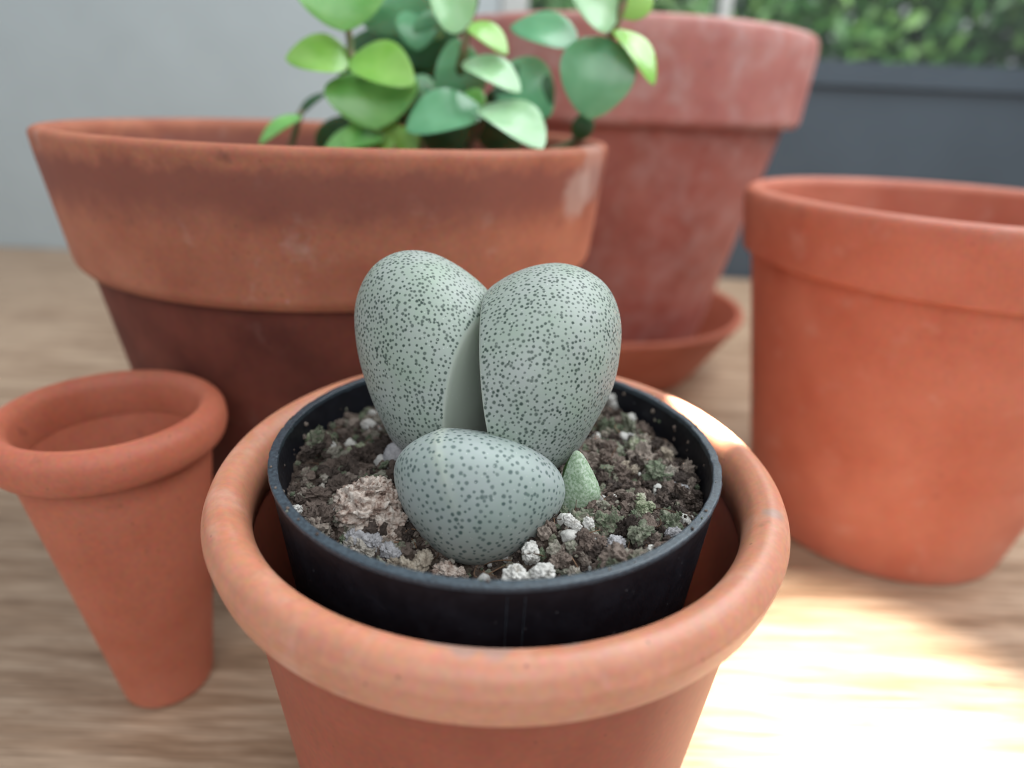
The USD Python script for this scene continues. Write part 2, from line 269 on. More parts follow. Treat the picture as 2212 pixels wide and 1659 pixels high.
def leafmat(name, lo, hi, rough=.24):
    return mat(name, {'n': noise(.09, 4, .5, .4), 'n2': noise(.6, 3), 'r': ('rgb_ramp', {'ramp': [(.35, lo), (.65, hi)]}), 'bp': ('bump', {'strength': .2, 'distance': .12 * MM}),
        'p': ('principled_bsdf', {'roughness': rough, 'specular_ior_level': .6, 'subsurface_weight': .1, 'subsurface_scale': 1.0 * MM}),
        't': ('translucent_bsdf', {}), 'x': ('mix_closure', {'fac': .18})},
        [('co.vector', 'n.vector'), ('co.vector', 'n2.vector'), ('n.fac', 'r.fac'), ('r.color', 'p.base_color'), ('r.color', 't.color'), ('n2.fac', 'bp.height'), ('bp.normal', 'p.normal'), ('p.BSDF', 'x.closure1'), ('t.BSDF', 'x.closure2')], 'x.closure')
LEAF = {'mid': leafmat('leaf_mid', (.16, .48, .10), (.26, .60, .16)), 'lime': leafmat('leaf_lime', (.22, .50, .075), (.33, .60, .14)),
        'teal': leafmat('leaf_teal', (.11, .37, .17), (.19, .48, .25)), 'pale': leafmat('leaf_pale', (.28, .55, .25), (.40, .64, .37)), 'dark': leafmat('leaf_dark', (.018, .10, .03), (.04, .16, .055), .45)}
STEM = mat('stem', {'n': noise(.3, 3), 'r': ('rgb_ramp', {'ramp': [(.35, (.13, .17, .06)), (.65, (.28, .17, .11))]}), 'p': ('principled_bsdf', {'roughness': .5})}, [('co.vector', 'n.vector'), ('n.fac', 'r.fac'), ('r.color', 'p.base_color')])
WOOD = mat('oiled_wood', {'mp': ('mapping', {'scale': (.014, .20, .20)}), 'n': noise(1.0, 6, .66, .5), 'mf': ('mapping', {'scale': (.05, 1.7, 1.7)}), 'nf': noise(1.0, 4, .6),
    'r': ('rgb_ramp', {'ramp': [(.28, (.22, .13, .075)), (.46, (.43, .29, .19)), (.60, (.56, .41, .29)), (.74, (.34, .21, .125))]}),
    'rf': ('rgb_ramp', {'ramp': [(.35, (.55, .50, .46)), (.62, (1.12, 1.12, 1.12))]}), 'ml': ('mix_color', {'blend_type': 'multiply', 'fac': .8}),
    'bp': ('bump', {'strength': .25, 'distance': .15 * MM}), 'p': ('principled_bsdf', {'roughness': .42, 'specular_ior_level': .4})},
    [('co.vector', 'mp.vector'), ('mp.vector', 'n.vector'), ('co.vector', 'mf.vector'), ('mf.vector', 'nf.vector'), ('n.fac', 'r.fac'), ('nf.fac', 'rf.fac'), ('r.color', 'ml.a'), ('rf.color', 'ml.b'),
     ('ml.result', 'p.base_color'), ('nf.fac', 'bp.height'), ('bp.normal', 'p.normal')])
def paint(name, col, rough=.6, var=.06):
    return mat(name, {'n': noise(.01, 4), 'n2': noise(.8, 3), 'r': ('rgb_ramp', {'ramp': [(.3, tuple(c * (1 - var) for c in col)), (.7, tuple(c * (1 + var) for c in col))]}), 'bp': ('bump', {'strength': .15, 'distance': .2 * MM}),
        'p': ('principled_bsdf', {'roughness': rough})}, [('co.vector', 'n.vector'), ('co.vector', 'n2.vector'), ('n.fac', 'r.fac'), ('r.color', 'p.base_color'), ('n2.fac', 'bp.height'), ('bp.normal', 'p.normal')])
WALL = paint('wall_paint', (.46, .515, .525), .8)
SLATE = paint('slate_frame', (.06, .08, .10), .45, .1)
PALE = paint('pale_trim', (.50, .52, .50), .5)
GLASS = usdkit.material(stage, '/World/Looks/window_glass', {'t': ('transparent_bsdf', {'color': (.97, .98, .98)}), 'g': ('glossy_bsdf', {'roughness': .01}), 'f': ('fresnel', {'IOR': 1.45}), 'x': ('mix_closure', {})},
    [('f.fac', 'x.fac'), ('t.BSDF', 'x.closure1'), ('g.BSDF', 'x.closure2')], surface='x.closure')
HEDGE = mat('hedge_leaf', {'g': ('attribute', {'attribute': 'tone'}), 'r': ('rgb_ramp', {'ramp': [(0, (.02, .075, .02)), (.5, (.05, .15, .035)), (1, (.11, .22, .05))]}), 'p': ('principled_bsdf', {'roughness': .5}), 't': ('translucent_bsdf', {}), 'x': ('mix_closure', {'fac': .3})},
    [('g.fac', 'r.fac'), ('r.color', 'p.base_color'), ('r.color', 't.color'), ('p.BSDF', 'x.closure1'), ('t.BSDF', 'x.closure2')], 'x.closure')

# ------------------------------------------------------------------ setting: table, wall, window, garden
tag(obj('wooden_tabletop', box(-700, 900, -170, 528, -28, 0), WOOD), 'warm brown wooden tabletop that every pot stands on', 'table', kind='structure')
tag(obj('wall', box(-1200, -22, 531, 600, -200, 900), WALL), 'plain pale grey wall behind the pots at left', 'wall', kind='structure')
w = thing('window', 'slate framed window with garden behind, right of the grey wall', 'window', (400, 545, 190))
obj('lower_panel', box(-20, 1200, 534, 575, -30, 176), SLATE, w)
obj('sash_rail', box(-20, 1200, 528.5, 580, 176.5, 196), SLATE, w)
obj('jamb', box(-20.5, 2, 529.5, 578, 196.5, 900), PALE, w)
obj('glazing_bar', box(168, 177, 538, 568, 196.5, 900), PALE, w)
obj('pane', box(2.3, 167.7, 551, 554, 196.5, 900), GLASS, w, smooth=False)
obj('pane', box(177.3, 1199, 551, 554, 196.5, 900), GLASS, w, smooth=False)
# the hedge outside the window: many leaves, read as one green mass
n = 42000; P = np.stack([rng.uniform(-300, 2200, n), rng.uniform(1250, 1650, n), rng.uniform(-150, 900, n)], 1)
P[:, 1] += (meshkit.fbm(P * .004 + 30, 3, 3) - .5) * 500
N = rng.normal(size=(n, 3)) + [0, -.6, .7]; N /= np.linalg.norm(N, axis=1, keepdims=True)
T = np.cross(N, rng.normal(size=(n, 3))); T /= np.linalg.norm(T, axis=1, keepdims=True); B = np.cross(N, T)
S = rng.uniform(16, 30, n)[:, None]
V = np.stack([P - T * S, P + B * S * .45 + N * 4, P + T * S, P - B * S * .45 + N * 4], 1).reshape(-1, 3)
I = np.arange(n)[:, None] * 4
tag(obj('garden_hedge', (V, np.vstack([I + [0, 1, 2], I + [0, 2, 3]])), HEDGE, smooth=False, primvars={'tone': np.repeat(rng.random(n), 4)}), 'blurred green hedge outside the window', 'hedge', kind='stuff')
tag(obj('garden_ground', box(-2500, 4500, 640, 2600, -330, -300), paint('garden_earth', (.10, .12, .06), .9)), 'garden ground outside the window', 'ground', kind='structure')

# ------------------------------------------------------------------ the front terracotta pot, its nursery pot and soil
fp = thing('terracotta_pot', 'orange terracotta pot in front with a thick rolled rim holding the black pot', 'flower pot', (.7, 0, 0))
rim = rounded([(42.2, 82.4), (41.6, 87.8), (43.2, 90.8), (45.5, 92.0), (47.7, 91.0), (49.0, 88.3), (48.6, 85.6), (48.0, 83.3), (45.2, 82.2)], [0, 2.5, 2.2, 2.8, 2.4, .7, 1.2, .7, 0], 7)
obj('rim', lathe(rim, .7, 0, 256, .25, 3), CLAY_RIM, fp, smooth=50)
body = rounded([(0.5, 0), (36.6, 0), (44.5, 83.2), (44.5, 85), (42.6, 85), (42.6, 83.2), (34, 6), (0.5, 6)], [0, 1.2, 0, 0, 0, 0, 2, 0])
obj('body', lathe(body, .7, 0, 256, .2, 4), CLAY_FRONT_SHADED, fp, smooth=50)
np_ = thing('nursery_pot', 'round black plastic nursery pot sitting inside the front terracotta pot', 'plant pot', (0, 0, 8))
obj('rim', lathe(rounded([(36.5, 94.0), (36.5, 95), (37.95, 95), (38.05, 94.55), (37.95, 94.1)], [0, .3, .3, .2, 0]), 0, 0, 300, .18, 8, .22), PLASTIC_RIM, np_, smooth=50)
obj('wall', lathe(rounded([(.5, 8), (30, 8), (37.85, 94.2), (36.6, 94.2), (29, 9.4), (.5, 9.4)], [0, 1.5, 0, 0, 1, 0]), 0, 0, 256, .15, 9), PLASTIC, np_, smooth=50)
for a in (-1.5, -1.44, .9, 2.9):             # mould seams
    r0 = np.array([math.cos(a), math.sin(a), 0])
    obj('mould_seam', tube([r0 * 37.80 + [0, 0, 93.4], r0 * 34.18 + [0, 0, 54], r0 * 30.9 + [0, 0, 18]], .055, .05, 6), PLASTIC_RIM, np_)

SOILZ = 88.0
def soil_h(x, y):
    P = np.stack([np.asarray(x) * .11 + 9, np.asarray(y) * .11 + 9, np.full(np.shape(x), 2.0)], -1)
    h = (meshkit.fbm(P, 3, 2) - .5) * 5.6
    r = np.hypot(x, y)
    return SOILZ + h + .035 * np.asarray(y) + .5 * np.clip(1 - r / 30, 0, 1) - 4.2 * np.exp(-((np.asarray(x) + 3) ** 2 + (np.asarray(y) + 23) ** 2) / 90)
nr, na = 90, 300
rr = np.linspace(0, 36.55, nr); aa = np.arange(na) / na * 2 * np.pi
X = (rr[:, None] * np.cos(aa)).ravel(); Y = (rr[:, None] * np.sin(aa)).ravel(); Z = soil_h(X, Y) + (meshkit.fbm(np.stack([X * .9 + 40, Y * .9 + 40, X * 0], -1), 3, 6) - .5) * 2.4
lo = soil_h(X, Y) * 0 + 70
nv = len(X); V = np.vstack([np.stack([X, Y, Z], 1), [[0, 0, 70]], np.stack([36.4 * np.cos(aa), 36.4 * np.sin(aa), np.full(na, 72.0)], 1) * [.93, .93, 1]])
i, j = np.meshgrid(np.arange(nr - 1), np.arange(na), indexing='ij'); j2 = (j + 1) % na
q = np.stack([i * na + j, (i + 1) * na + j, (i + 1) * na + j2, i * na + j2], -1).reshape(-1, 4)
F = np.vstack([q[:, [0, 1, 2]], q[:, [0, 2, 3]]]); jj = np.arange(na); o = (nr - 1) * na
F = np.vstack([F, np.stack([o + jj, nv + 1 + jj, nv + 1 + (jj + 1) % na], 1), np.stack([o + jj, nv + 1 + (jj + 1) % na, o + (jj + 1) % na], 1), np.stack([nv + 1 + jj, np.full(na, nv), nv + 1 + (jj + 1) % na], 1)])
tag(obj('potting_soil', (V, F), SOIL, smooth=60), 'dark brown potting soil filling the black nursery pot', 'soil', kind='stuff')
def scatter(n, rmax=35.2):
    r = rmax * np.sqrt(rng.random(n)); a = rng.random(n) * 2 * np.pi
    return r * np.cos(a), r * np.sin(a)
ms = []
xs, ys = scatter(3600, 35.4)
for k, (x, y) in enumerate(zip(xs, ys)):
    s = float(np.clip(rng.lognormal(-.55, .55), .22, 2.2)) * (.9 if math.hypot(x, y) > 33.5 else 1)
    if math.hypot(x, y) + s > 36.3: continue
    if abs(x + 3) < 10 and -30 < y < -19: s *= .55
    ms.append(lump((x, y, soil_h(x, y) + s * .3 + rng.random() * (.5 if abs(x + 3) < 10 and -30 < y < -19 else 1.3)), s * rng.uniform(.5, 1.3, 3), 3 if s > 1.3 else 2 if s > .4 else 1, .85, 2.3, k % 400, .35 if s > .4 else 0, 7.0))
for k in range(34):                           # dust and crumbs left on the plastic rim
    a = rng.uniform(0, 6.283); s = rng.uniform(.10, .26); r = rng.uniform(36.8, 37.8)
    ms.append(lump((r * math.cos(a), r * math.sin(a), 95 + s * .5), s, 1, .5, 1.7, k))
for k in range(60):                           # crumbs stuck on the inner wall above the soil
    a = rng.uniform(-.9, 3.9); z = 89 + abs(rng.normal()) * 2.1
    if z > 93.5: continue
    s = rng.uniform(.12, .5); r = 36.55 - s * .4
    ms.append(lump((r * math.cos(a), r * math.sin(a), z), s, 1, .5, 1.7, k))
tag(obj('soil_crumbs', join(ms), CRUMB, smooth=False, primvars={'tone': tones(ms, 1)}), 'brown and grey crumbs of bark and earth over the potting soil', 'soil crumbs', kind='stuff')
ms = []
xs, ys = scatter(170, 34.6)
for k, (x, y) in enumerate(zip(xs, ys)):
    s = float(np.clip(rng.lognormal(-.35, .4), .35, 1.35))
    ms.append(lump((x, y, soil_h(x, y) + s * .35 + rng.random() * .9), s * rng.uniform(.7, 1.2, 3), 2, .4, 1.5, k + 11))
tag(obj('perlite_crumbs', join(ms), PERLITE_MIX, smooth=True, primvars={'tone': tones(ms, 2)}), 'small pale perlite crumbs dotted through the potting soil', 'perlite', kind='stuff')
ms = []
xs, ys = scatter(260, 33)
for x, y in zip(xs, ys):
    a = rng.random() * 6.28; L = rng.uniform(1.2, 4.5); d = np.array([math.cos(a), math.sin(a), rng.normal() * .35]) * L
    p = np.array([x, y, soil_h(x, y) + rng.uniform(.6, 1.9)])
    ms.append(tube(curve([p, p + d * .5 + rng.normal(size=3) * .3, p + d], 6), .11, .06, 5))
tag(obj('root_fibres', join(ms), FIBRE, smooth=True, primvars={'tone': tones(ms, 3)}), 'thin brown root fibres lying on the potting soil', 'root fibres', kind='stuff')

def clod(ctr, parts, seed, fine=.30):
    """A knobbly chunk: several lumps grown together. parts: (dx, dy, dz, size)."""
    import manifold3d as m3
    return join([lump(np.array(ctr) + p[:3], p[3], 4, .42, 2.4, seed + i, fine, 7.5) for i, p in enumerate(parts)])
def chunk(name, label, cat, px, py, z, parts, m_, seed, grow=1.12):
    c = at(px, py, z=z)
    for _ in range(6): c = at(px, py, z=float(soil_h(c[0], c[1])) + z - 89.4)
    mesh = clod(c, [(*(np.array(p[:3]) * grow), np.array(p[3]) * grow) for p in parts], seed, .11 if m_ is PERLITE else .30)
    tag(obj(name, mesh, m_, smooth=60), label, cat)
chunk('soil_clod', 'large crusty pinkish brown clod left of the round front leaf', 'soil clod', 795, 1100, 92.4,
      [(0, 0, 0, (3.6, 3.0, 2.8)), (-2.6, .8, .3, (2.2, 2, 1.7)), (1.9, .9, .9, (2.6, 2.2, 2.2)), (2.9, -1.6, -.8, (2.0, 1.8, 2.2)), (.2, 1.4, 1.9, (2.5, 1.8, 1.6)), (3.2, -2.6, -1.8, (1.4, 1.3, 1.5)), (-1.2, 2.0, .8, (2.2, 1.6, 1.7))], CRUST, 21, 1.26)
chunk('soil_clod', 'dark brown knobbly clod under the large crusty one, near the black rim', 'soil clod', 790, 1168, 90.5,
      [(0, 0, 0, (2.3, 1.9, 1.5)), (-1.9, .4, .1, (1.4, 1.3, 1.2)), (1.7, -.6, -.2, (1.6, 1.4, 1.1))], GREYP, 51)
chunk('perlite', 'big white two-lobed perlite chunk against the front of the black rim', 'perlite', 1140, 1250, 92.0,
      [(-1.5, 0, .1, (1.25, 1.1, 1.35)), (.1, -.2, -.5, (1.5, 1.1, 1.0)), (1.5, .1, .4, (1.35, 1.2, 1.3)), (2.1, .6, .7, (.8, .8, .8))], PERLITE, 61, 1.3)
chunk('perlite', 'upright white perlite pebble touching the lower right of the round front leaf', 'perlite', 1145, 1192, 91.6,
      [(0, 0, 0, (.95, .95, 1.35)), (.35, .2, -.8, (.9, .8, .8))], PERLITE, 71, 1.3)
chunk('bark_chip', 'curled tan bark chip at the front left, against the black rim', 'bark chip', 872, 1222, 91.0,
      [(-1.1, .4, .1, (1.1, .7, .6)), (0, 0, .3, (1.1, .6, .6)), (1.0, -.6, 0, (1.1, .6, .7))], TAN, 81)
chunk('bark_chip', 'upright tan bark chip below the left side of the round front leaf', 'bark chip', 912, 1212, 91.0,
      [(0, 0, 0, (1.1, .8, 1.7)), (-.5, .3, -.7, (1.2, .9, .9))], TAN, 91)
chunk('pebble', 'smooth grey pebble left of the curled tan bark chip', 'pebble', 838, 1190, 90.8, [(0, 0, 0, (1.2, 1.0, 1.0)), (.9, -.4, -.2, (.9, .8, .8))], GREYP, 101)
chunk('soil_clod', 'rough brown clod straight below the round front leaf at the rim', 'soil clod', 965, 1240, 90.6, [(0, 0, 0, (1.9, 1.4, 1.4)), (1.5, .2, -.2, (1.1, 1.0, 1.0))], CRUST, 111)
chunk('perlite', 'white perlite pair just right of the round front leaf, below the young green leaves', 'perlite', 1238, 1135, 91.0,
      [(-.6, .4, .5, (.75, .7, .9)), (.2, 0, 0, (.8, .7, 1.0)), (2.1, .3, .1, (.8, .75, .95))], PERLITE, 121)
chunk('mossy_pebble', 'pale mossy crumbly cluster at right, between young leaves and wall of black pot', 'pebble', 1392, 1108, 90.5,
      [(0, 0, 0, (1.1, 1.0, 1.0)), (-.5, .4, .9, (.9, .8, .7)), (.9, .6, .7, (.8, .7, .8)), (.2, -.8, -.6, (.9, .8, .7)), (-.4, 2.2, .9, (.9, .8, .7))], MOSSY, 131)
chunk('pebble', 'grey pebble against the right inner wall of the black pot', 'pebble', 1472, 1062, 90.3, [(0, 0, 0, (1.3, 1.2, 1.1)), (-1.0, .9, .2, (.8, .8, .7))], GREYP, 141)
chunk('pebble', 'grey pebble at the front right, touching the black rim', 'pebble', 1462, 1158, 90.5, [(0, 0, 0, (1.35, 1.0, 1.0)), (-.9, .2, .2, (.8, .7, .7))], GREYP, 151)
chunk('perlite', 'low white perlite pebble at the front right rim', 'perlite', 1414, 1198, 90.6, [(0, 0, 0, (1.4, .9, .8)), (.7, .2, .1, (.9, .8, .7))], PERLITE, 161)
chunk('pebble', 'dim round mauve-grey pebble in the hollow at front right', 'pebble', 1328, 1178, 89.8, [(0, 0, 0, (1.4, 1.3, 1.2))], GREYP, 171)
chunk('pebble', 'small yellowish pebble in front of the hollow at front right', 'pebble', 1305, 1212, 90.0, [(0, 0, 0, (.85, .8, .75))], MOSSY, 181)
chunk('perlite', 'bright white perlite oval behind the left lobe, at the back of the soil', 'perlite', 802, 920, 91.0, [(0, 0, 0, (1.7, 1.0, .9)), (-1.2, .3, -.1, (.9, .7, .6))], PERLITE, 191)
chunk('perlite', 'small white perlite pebble at the far left of the soil', 'perlite', 716, 968, 90.5, [(0, 0, 0, (.95, .9, .85))], PERLITE, 201)
chunk('mossy_pebble', 'greenish mossy bark piece near the left wall of the black pot', 'bark chip', 690, 946, 90.6, [(-1.2, 0, 0, (1.4, .9, .8)), (.4, .3, .3, (1.5, .9, .7)), (1.6, -.2, 0, (.8, .7, .7))], MOSSY, 211)
chunk('mossy_pebble', 'yellowish rounded pebble between the left lobe and the mossy bark piece', 'pebble', 776, 972, 90.8, [(0, 0, 0, (1.6, 1.1, 1.0)), (-1.0, -.2, -.2, (1.1, .9, .8))], MOSSY, 221)
chunk('perlite', 'white perlite flake at the left inner edge of the black rim', 'perlite', 640, 1106, 90.8, [(0, 0, 0, (1.0, 1.2, .7))], PERLITE, 231)
chunk('perlite', 'white pebble high against the back wall, right of the right lobe', 'perlite', 1322, 862, 91.5, [(0, 0, 0, (1.0, .9, 1.3)), (.3, -.4, -1.0, (1.0, .9, .9))], PERLITE, 241)
chunk('perlite', 'pale pebble behind the dark hollow at the back right', 'perlite', 1358, 905, 90.8, [(0, 0, 0, (1.4, 1.1, .8))], PERLITE, 251)
chunk('perlite', 'pale perlite cluster right of the right lobe, above the young green leaves', 'perlite', 1378, 962, 91.0, [(-.7, 0, 0, (1.2, .9, .8)), (.9, .2, -.1, (1.1, .9, .8))], MOSSY, 261)
chunk('bark_chip', 'pale stick-like bark chip standing at the right near the black wall', 'bark chip', 1438, 985, 91.2, [(0, 0, .6, (.8, .7, 1.3)), (.2, -.8, -.8, (.8, .7, 1.0))], TAN, 271)
chunk('bark_chip', 'grey curved bark chip right of the young green leaves', 'bark chip', 1352, 1012, 90.8, [(-1.5, -.2, -.2, (1.1, .9, .9)), (-.2, .4, .2, (1.2, .8, .7)), (1.3, 0, -.1, (1.2, .7, .7))], TAN, 281)

# ------------------------------------------------------------------ the split-leaf succulent
def leaf_points(D, ctr, ru, rv, rup, rdn, taper, yaw, lean, roll, p, s, pw=2.1, cut=None):
    a, b, c = D.T; k = (np.abs(a) ** pw + np.abs(b) ** pw + np.abs(c) ** pw) ** (-1 / pw); a, b, c = a * k, b * k, c * k
    u = a * ru; v = b * rv; w_ = np.where(c > 0, c * rup, c * rdn)
    t = np.clip(-w_ / rdn, 0, 1); sc = 1 - taper * t ** 1.4
    u = u * sc; v = v * sc
    inner = np.clip((u - p) / .9 + .55, 0, 1)
    uu = p - s * np.logaddexp(0, (p - u) / s)
    uu = uu - inner * .05 * np.clip(1 - (v / (rv * .9)) ** 2, 0, 1) * rv * .5
    M = rot([0, 0, 1], yaw) @ rot([0, 1, 0], lean) @ rot([1, 0, 0], roll)
    V = np.stack([uu, v, w_], 1) @ M.T + np.array(ctr)
    if cut:                                   # the flat inner face, along the cleft
        P0, N0 = np.array(cut[0]), np.array(cut[1]); d = (V - P0) @ N0
        V = V + (-s * np.logaddexp(0, -d / s) - d)[:, None] * N0; inner = np.clip((d + .25) / .5, 0, 1)
    return V, inner
def fat_leaf(name, parent, k, args, m_, seed, spot_r, spacing, count, label=None, keel=None):
    s = ico(k); V, inner = leaf_points(np.array(s.vertices), *args)
    V = V + (V - V.mean(0)) / np.linalg.norm(V - V.mean(0), axis=1, keepdims=True) * ((meshkit.fbm(V * .09 + 30, 2, seed) - .5) * .9)[:, None]
    ridge = np.zeros(len(V)); cut_leaf = 1.0 if len(args) > 12 else 0.0
    if keel:                                  # a soft keel running down from the tip of the leaf
        K0, K1, K2 = map(np.array, keel); kn = np.cross(K1 - K0, K2 - K0); kn /= np.linalg.norm(kn); ax = (K1 - K0) / np.linalg.norm(K1 - K0)
        along = (V - K0) @ ax / np.linalg.norm(K1 - K0); side = (V - K0) @ kn
        fade = np.clip(1.15 - along, 0, 1) * (along > -.3) * ((V - K2) @ (K0 + K1 - 2 * K2) > 0)
        V = V + (V - K2) / np.linalg.norm(V - K2, axis=1, keepdims=True) * (1.0 * np.exp(-np.abs(side) / 3.6) * fade)[:, None]
        ridge = np.exp(-(side / .9) ** 2) * fade * (.6 + .8 * (meshkit.noise(V * .9 + 5, 3) - .5))
    t = trimesh.Trimesh(V, s.faces, process=False)
    g = np.random.default_rng(seed)
    ar = t.area_faces * (inner[t.faces].max(1) < .35) * (t.triangles_center[:, 2] > 85)
    fi = g.choice(len(ar), count * 4, p=ar / ar.sum()); w_ = g.dirichlet([1, 1, 1], len(fi))
    Q = (t.triangles[fi] * w_[:, :, None]).sum(1)
    tree, keep, grid = None, [], {}
    dens = meshkit.fbm(Q * .16 + 60, 3, seed + 3)                     # denser and sparser patches
    for n_, qv in enumerate(Q):
        d = spacing * (.80 + .5 * dens[n_]) * (1 if g.random() > .12 else .6)
        key = tuple(np.floor(qv / spacing).astype(int)); ok = True
        for dx in (-1, 0, 1):
            for dy in (-1, 0, 1):
                for dz in (-1, 0, 1):
                    for o_ in grid.get((key[0] + dx, key[1] + dy, key[2] + dz), ()):
                        if np.sum((o_ - qv) ** 2) < d * d: ok = False
        if ok: grid.setdefault(key, []).append(qv); keep.append(qv)
        if len(keep) >= count: break
    keep = np.array(keep); rad = spot_r * np.clip(g.normal(1, .16, len(keep)), .55, 1.35)
    jig = (meshkit.noise(V * 3.3 + 9, seed) - .5) * spot_r * .35      # spots are not perfect discs
    d, idx = cKDTree(keep).query(V, k=3)
    spot = ((d + jig[:, None]) / rad[idx]).min(1)
    rise = (V[:, 2] - 86) / (V[:, 2].max() - 86)
    o_ = obj(name, t, m_, parent, smooth=True, primvars={'spot': np.clip(spot, 0, 4), 'rise': rise, 'ridge': ridge, 'inner': inner * (cut_leaf)})
    if label: o_.SetCustomDataByKey('label', label)
    return o_
su = thing('succulent', 'heart-shaped grey-green split-leaf succulent with dark dots growing in the black pot', 'succulent', (0, 4, 88))
CLEFT_L = ((-1.05, 6.4, 120.703), (.8633, -.5028, .0447)); CLEFT_R = ((-3.1, 9.0, 119.917), (-.9775, .08, -.1953))
fat_leaf('leaf', su, 7, ((-6.886, 7, 100.052), 14.23, 15.356, 27.941, 28.0, .5, math.radians(-20), -.555, 0, 60.0, .35, 2.1, CLEFT_L), SKIN, 3, .275, .68, 5600, 'left lobe of the heart, with its smooth inner face showing')
fat_leaf('leaf', su, 7, ((1.464, 6, 100.973), 15.574, 18.999, 26.093, 23.17, .476, math.radians(176), -.549, .1, 60.0, .35, 2.1, CLEFT_R), SKIN, 4, .275, .68, 5600, 'right lobe of the heart')
fat_leaf('leaf', su, 6, ((-2.47, -11.072, 92.477), 12.494, 13.633, 7.527, 12.576, .262, math.radians(90) + .239, .749, .247, 3.146, .5), SKIN_FRONT, 5, .34, .88, 1100, 'low round front leaf with larger dots', (at(982, 930, y=-5), at(1000, 1130, y=-22), (-2.5, -7, 88)))
def young(base, tip, wid, thick, keel):
    """A small pointed leaf with a keel down its back."""
    base, tip, keel = map(lambda q: np.array(q, float), (base, tip, keel)); L = np.linalg.norm(tip - base); ax = (tip - base) / L
    keel = keel - ax * (keel @ ax); keel /= np.linalg.norm(keel); side = np.cross(ax, keel)
    prof = [(0, .62), (.15, .82), (.35, 1), (.55, .82), (.75, .48), (.9, .2), (1.0, .03)]
    v, f = [], []
    for t_, s_ in prof:
        c_ = base + ax * L * t_
        for cu, ck in ((-1, 0), (-.62, .52), (0, 1), (.62, .52), (1, 0), (.5, -.3), (-.5, -.3)): v.append(c_ + side * cu * wid * s_ + keel * ck * thick * s_)
    for i_ in range(len(prof) - 1):
        for j_ in range(7):
            a_, b_ = i_ * 7 + j_, i_ * 7 + (j_ + 1) % 7; f += [[a_, b_, b_ + 7], [a_, b_ + 7, a_ + 7]]
    t = trimesh.Trimesh(v, f, process=False); t = t.subdivide_loop(2)
    return t
def facet_leaf(pts, grow=1.2):
    h = trimesh.convex.convex_hull(np.array(pts)); h = h.subdivide().subdivide_loop(3); c_ = h.vertices.mean(0); h.vertices = c_ + (h.vertices - c_) * grow; return h
yb = at(1243, 1108, z=87.8)[1]
Y_ = lambda px, py, dy: at(px, py, y=yb + dy)
obj('young_leaf', facet_leaf([Y_(1243, 968, 2.5), Y_(1243, 970, 3.2), Y_(1297, 1058, 1.4), Y_(1294, 1080, 1.2), Y_(1246, 1135, -.4), Y_(1196, 1120, .4), Y_(1224, 1030, 1.6), Y_(1266, 1068, -1.2), Y_(1240, 1080, 5)]), SKIN_YOUNG, su, smooth=40)
obj('young_leaf', facet_leaf([Y_(1240, 968, 4.2), Y_(1216, 1010, 4.6), Y_(1208, 1060, 4.4), Y_(1236, 1040, 4.0), Y_(1226, 1030, 6.5)]), LEAF_GREEN, su, smooth=40)
obj('inner_leaf', lump(at(1078, 935, y=-1.5), (1.5, 3.0, 4.6), 4, .1, 1.1, 0), SKIN_INNER, su, smooth=60)
obj('leaf_base', lump((0, 9, 89), (9, 8, 8), 4, .1, 1.1, 0), SKIN_INNER, su, smooth=60)
sh = obj('old_leaf', lump(at(862, 1000, y=-1), (3.0, 2.2, 4.2), 4, .12, 1.2, 3), GREYP, su, smooth=60)
sh.SetCustomDataByKey('label', 'shrunken grey old leaf at the left of the front leaf')

# ------------------------------------------------------------------ pots behind
lp = thing('terracotta_pot', 'broad stained terracotta pot behind at left, holding the round-leaved plant', 'flower pot', (-55.6, 124, 0))
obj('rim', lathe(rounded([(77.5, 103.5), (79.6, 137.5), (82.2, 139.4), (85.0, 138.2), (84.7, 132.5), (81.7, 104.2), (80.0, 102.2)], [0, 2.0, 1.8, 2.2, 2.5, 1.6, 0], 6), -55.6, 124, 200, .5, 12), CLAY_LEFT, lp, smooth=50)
obj('body', lathe(rounded([(.5, 0), (64, 0), (78.2, 102.8), (78.2, 106), (74, 106), (60, 8), (.5, 8)], [0, 2, 0, 0, 0, 2, 0]), -55.6, 124, 200, .5, 13), CLAY_LEFT_BODY_SHADED, lp, smooth=50)
tag(obj('potting_soil', lathe([(.3, 60), (70, 60), (75.5, 119), (60, 122), (30, 120), (.3, 123)], -55.6, 124, 90, .8, 14), SOIL, smooth=60), 'dark potting soil inside the broad stained pot at left', 'soil', kind='stuff')
GX, GY = 51.7, 291.3
gp = thing('terracotta_pot', 'very large dusty reddish terracotta pot with pale rim, standing in a deep saucer behind', 'flower pot', (GX, GY, 8))
obj('rim', lathe(rounded([(88, 145.5), (89, 182.5), (93, 185.4), (99, 184.4), (100, 178), (97.4, 145), (95.4, 143)], [0, 3, 3, 3, 3, 2, 0], 6), GX, GY, 220, .8, 15), CLAY_LARGE_RIM, gp, smooth=50)
obj('body', lathe(rounded([(.5, 8), (60, 8), (90.4, 143.5), (90.4, 148), (84, 148), (55, 18), (.5, 18)], [0, 3, 0, 0, 0, 2, 0]), GX, GY, 220, .6, 16), CLAY_LARGE, gp, smooth=50)
tag(obj('potting_soil', lathe([(.3, 100), (76, 130), (84.5, 150), (.3, 152)], GX, GY, 60, .8, 17), SOIL, smooth=60), 'potting soil inside the very large reddish pot', 'soil', kind='stuff')
tag(obj('terracotta_saucer', lathe(rounded([(.5, 0), (64, 0), (89.4, 39), (89, 41.2), (85.5, 41.2), (62, 7.5), (.5, 7.5)], [0, 2, 1, 1, 1, 2, 0]), GX, GY, 220, .4, 18), CLAY_RED, smooth=50), 'deep orange terracotta saucer under the very large reddish pot', 'saucer')
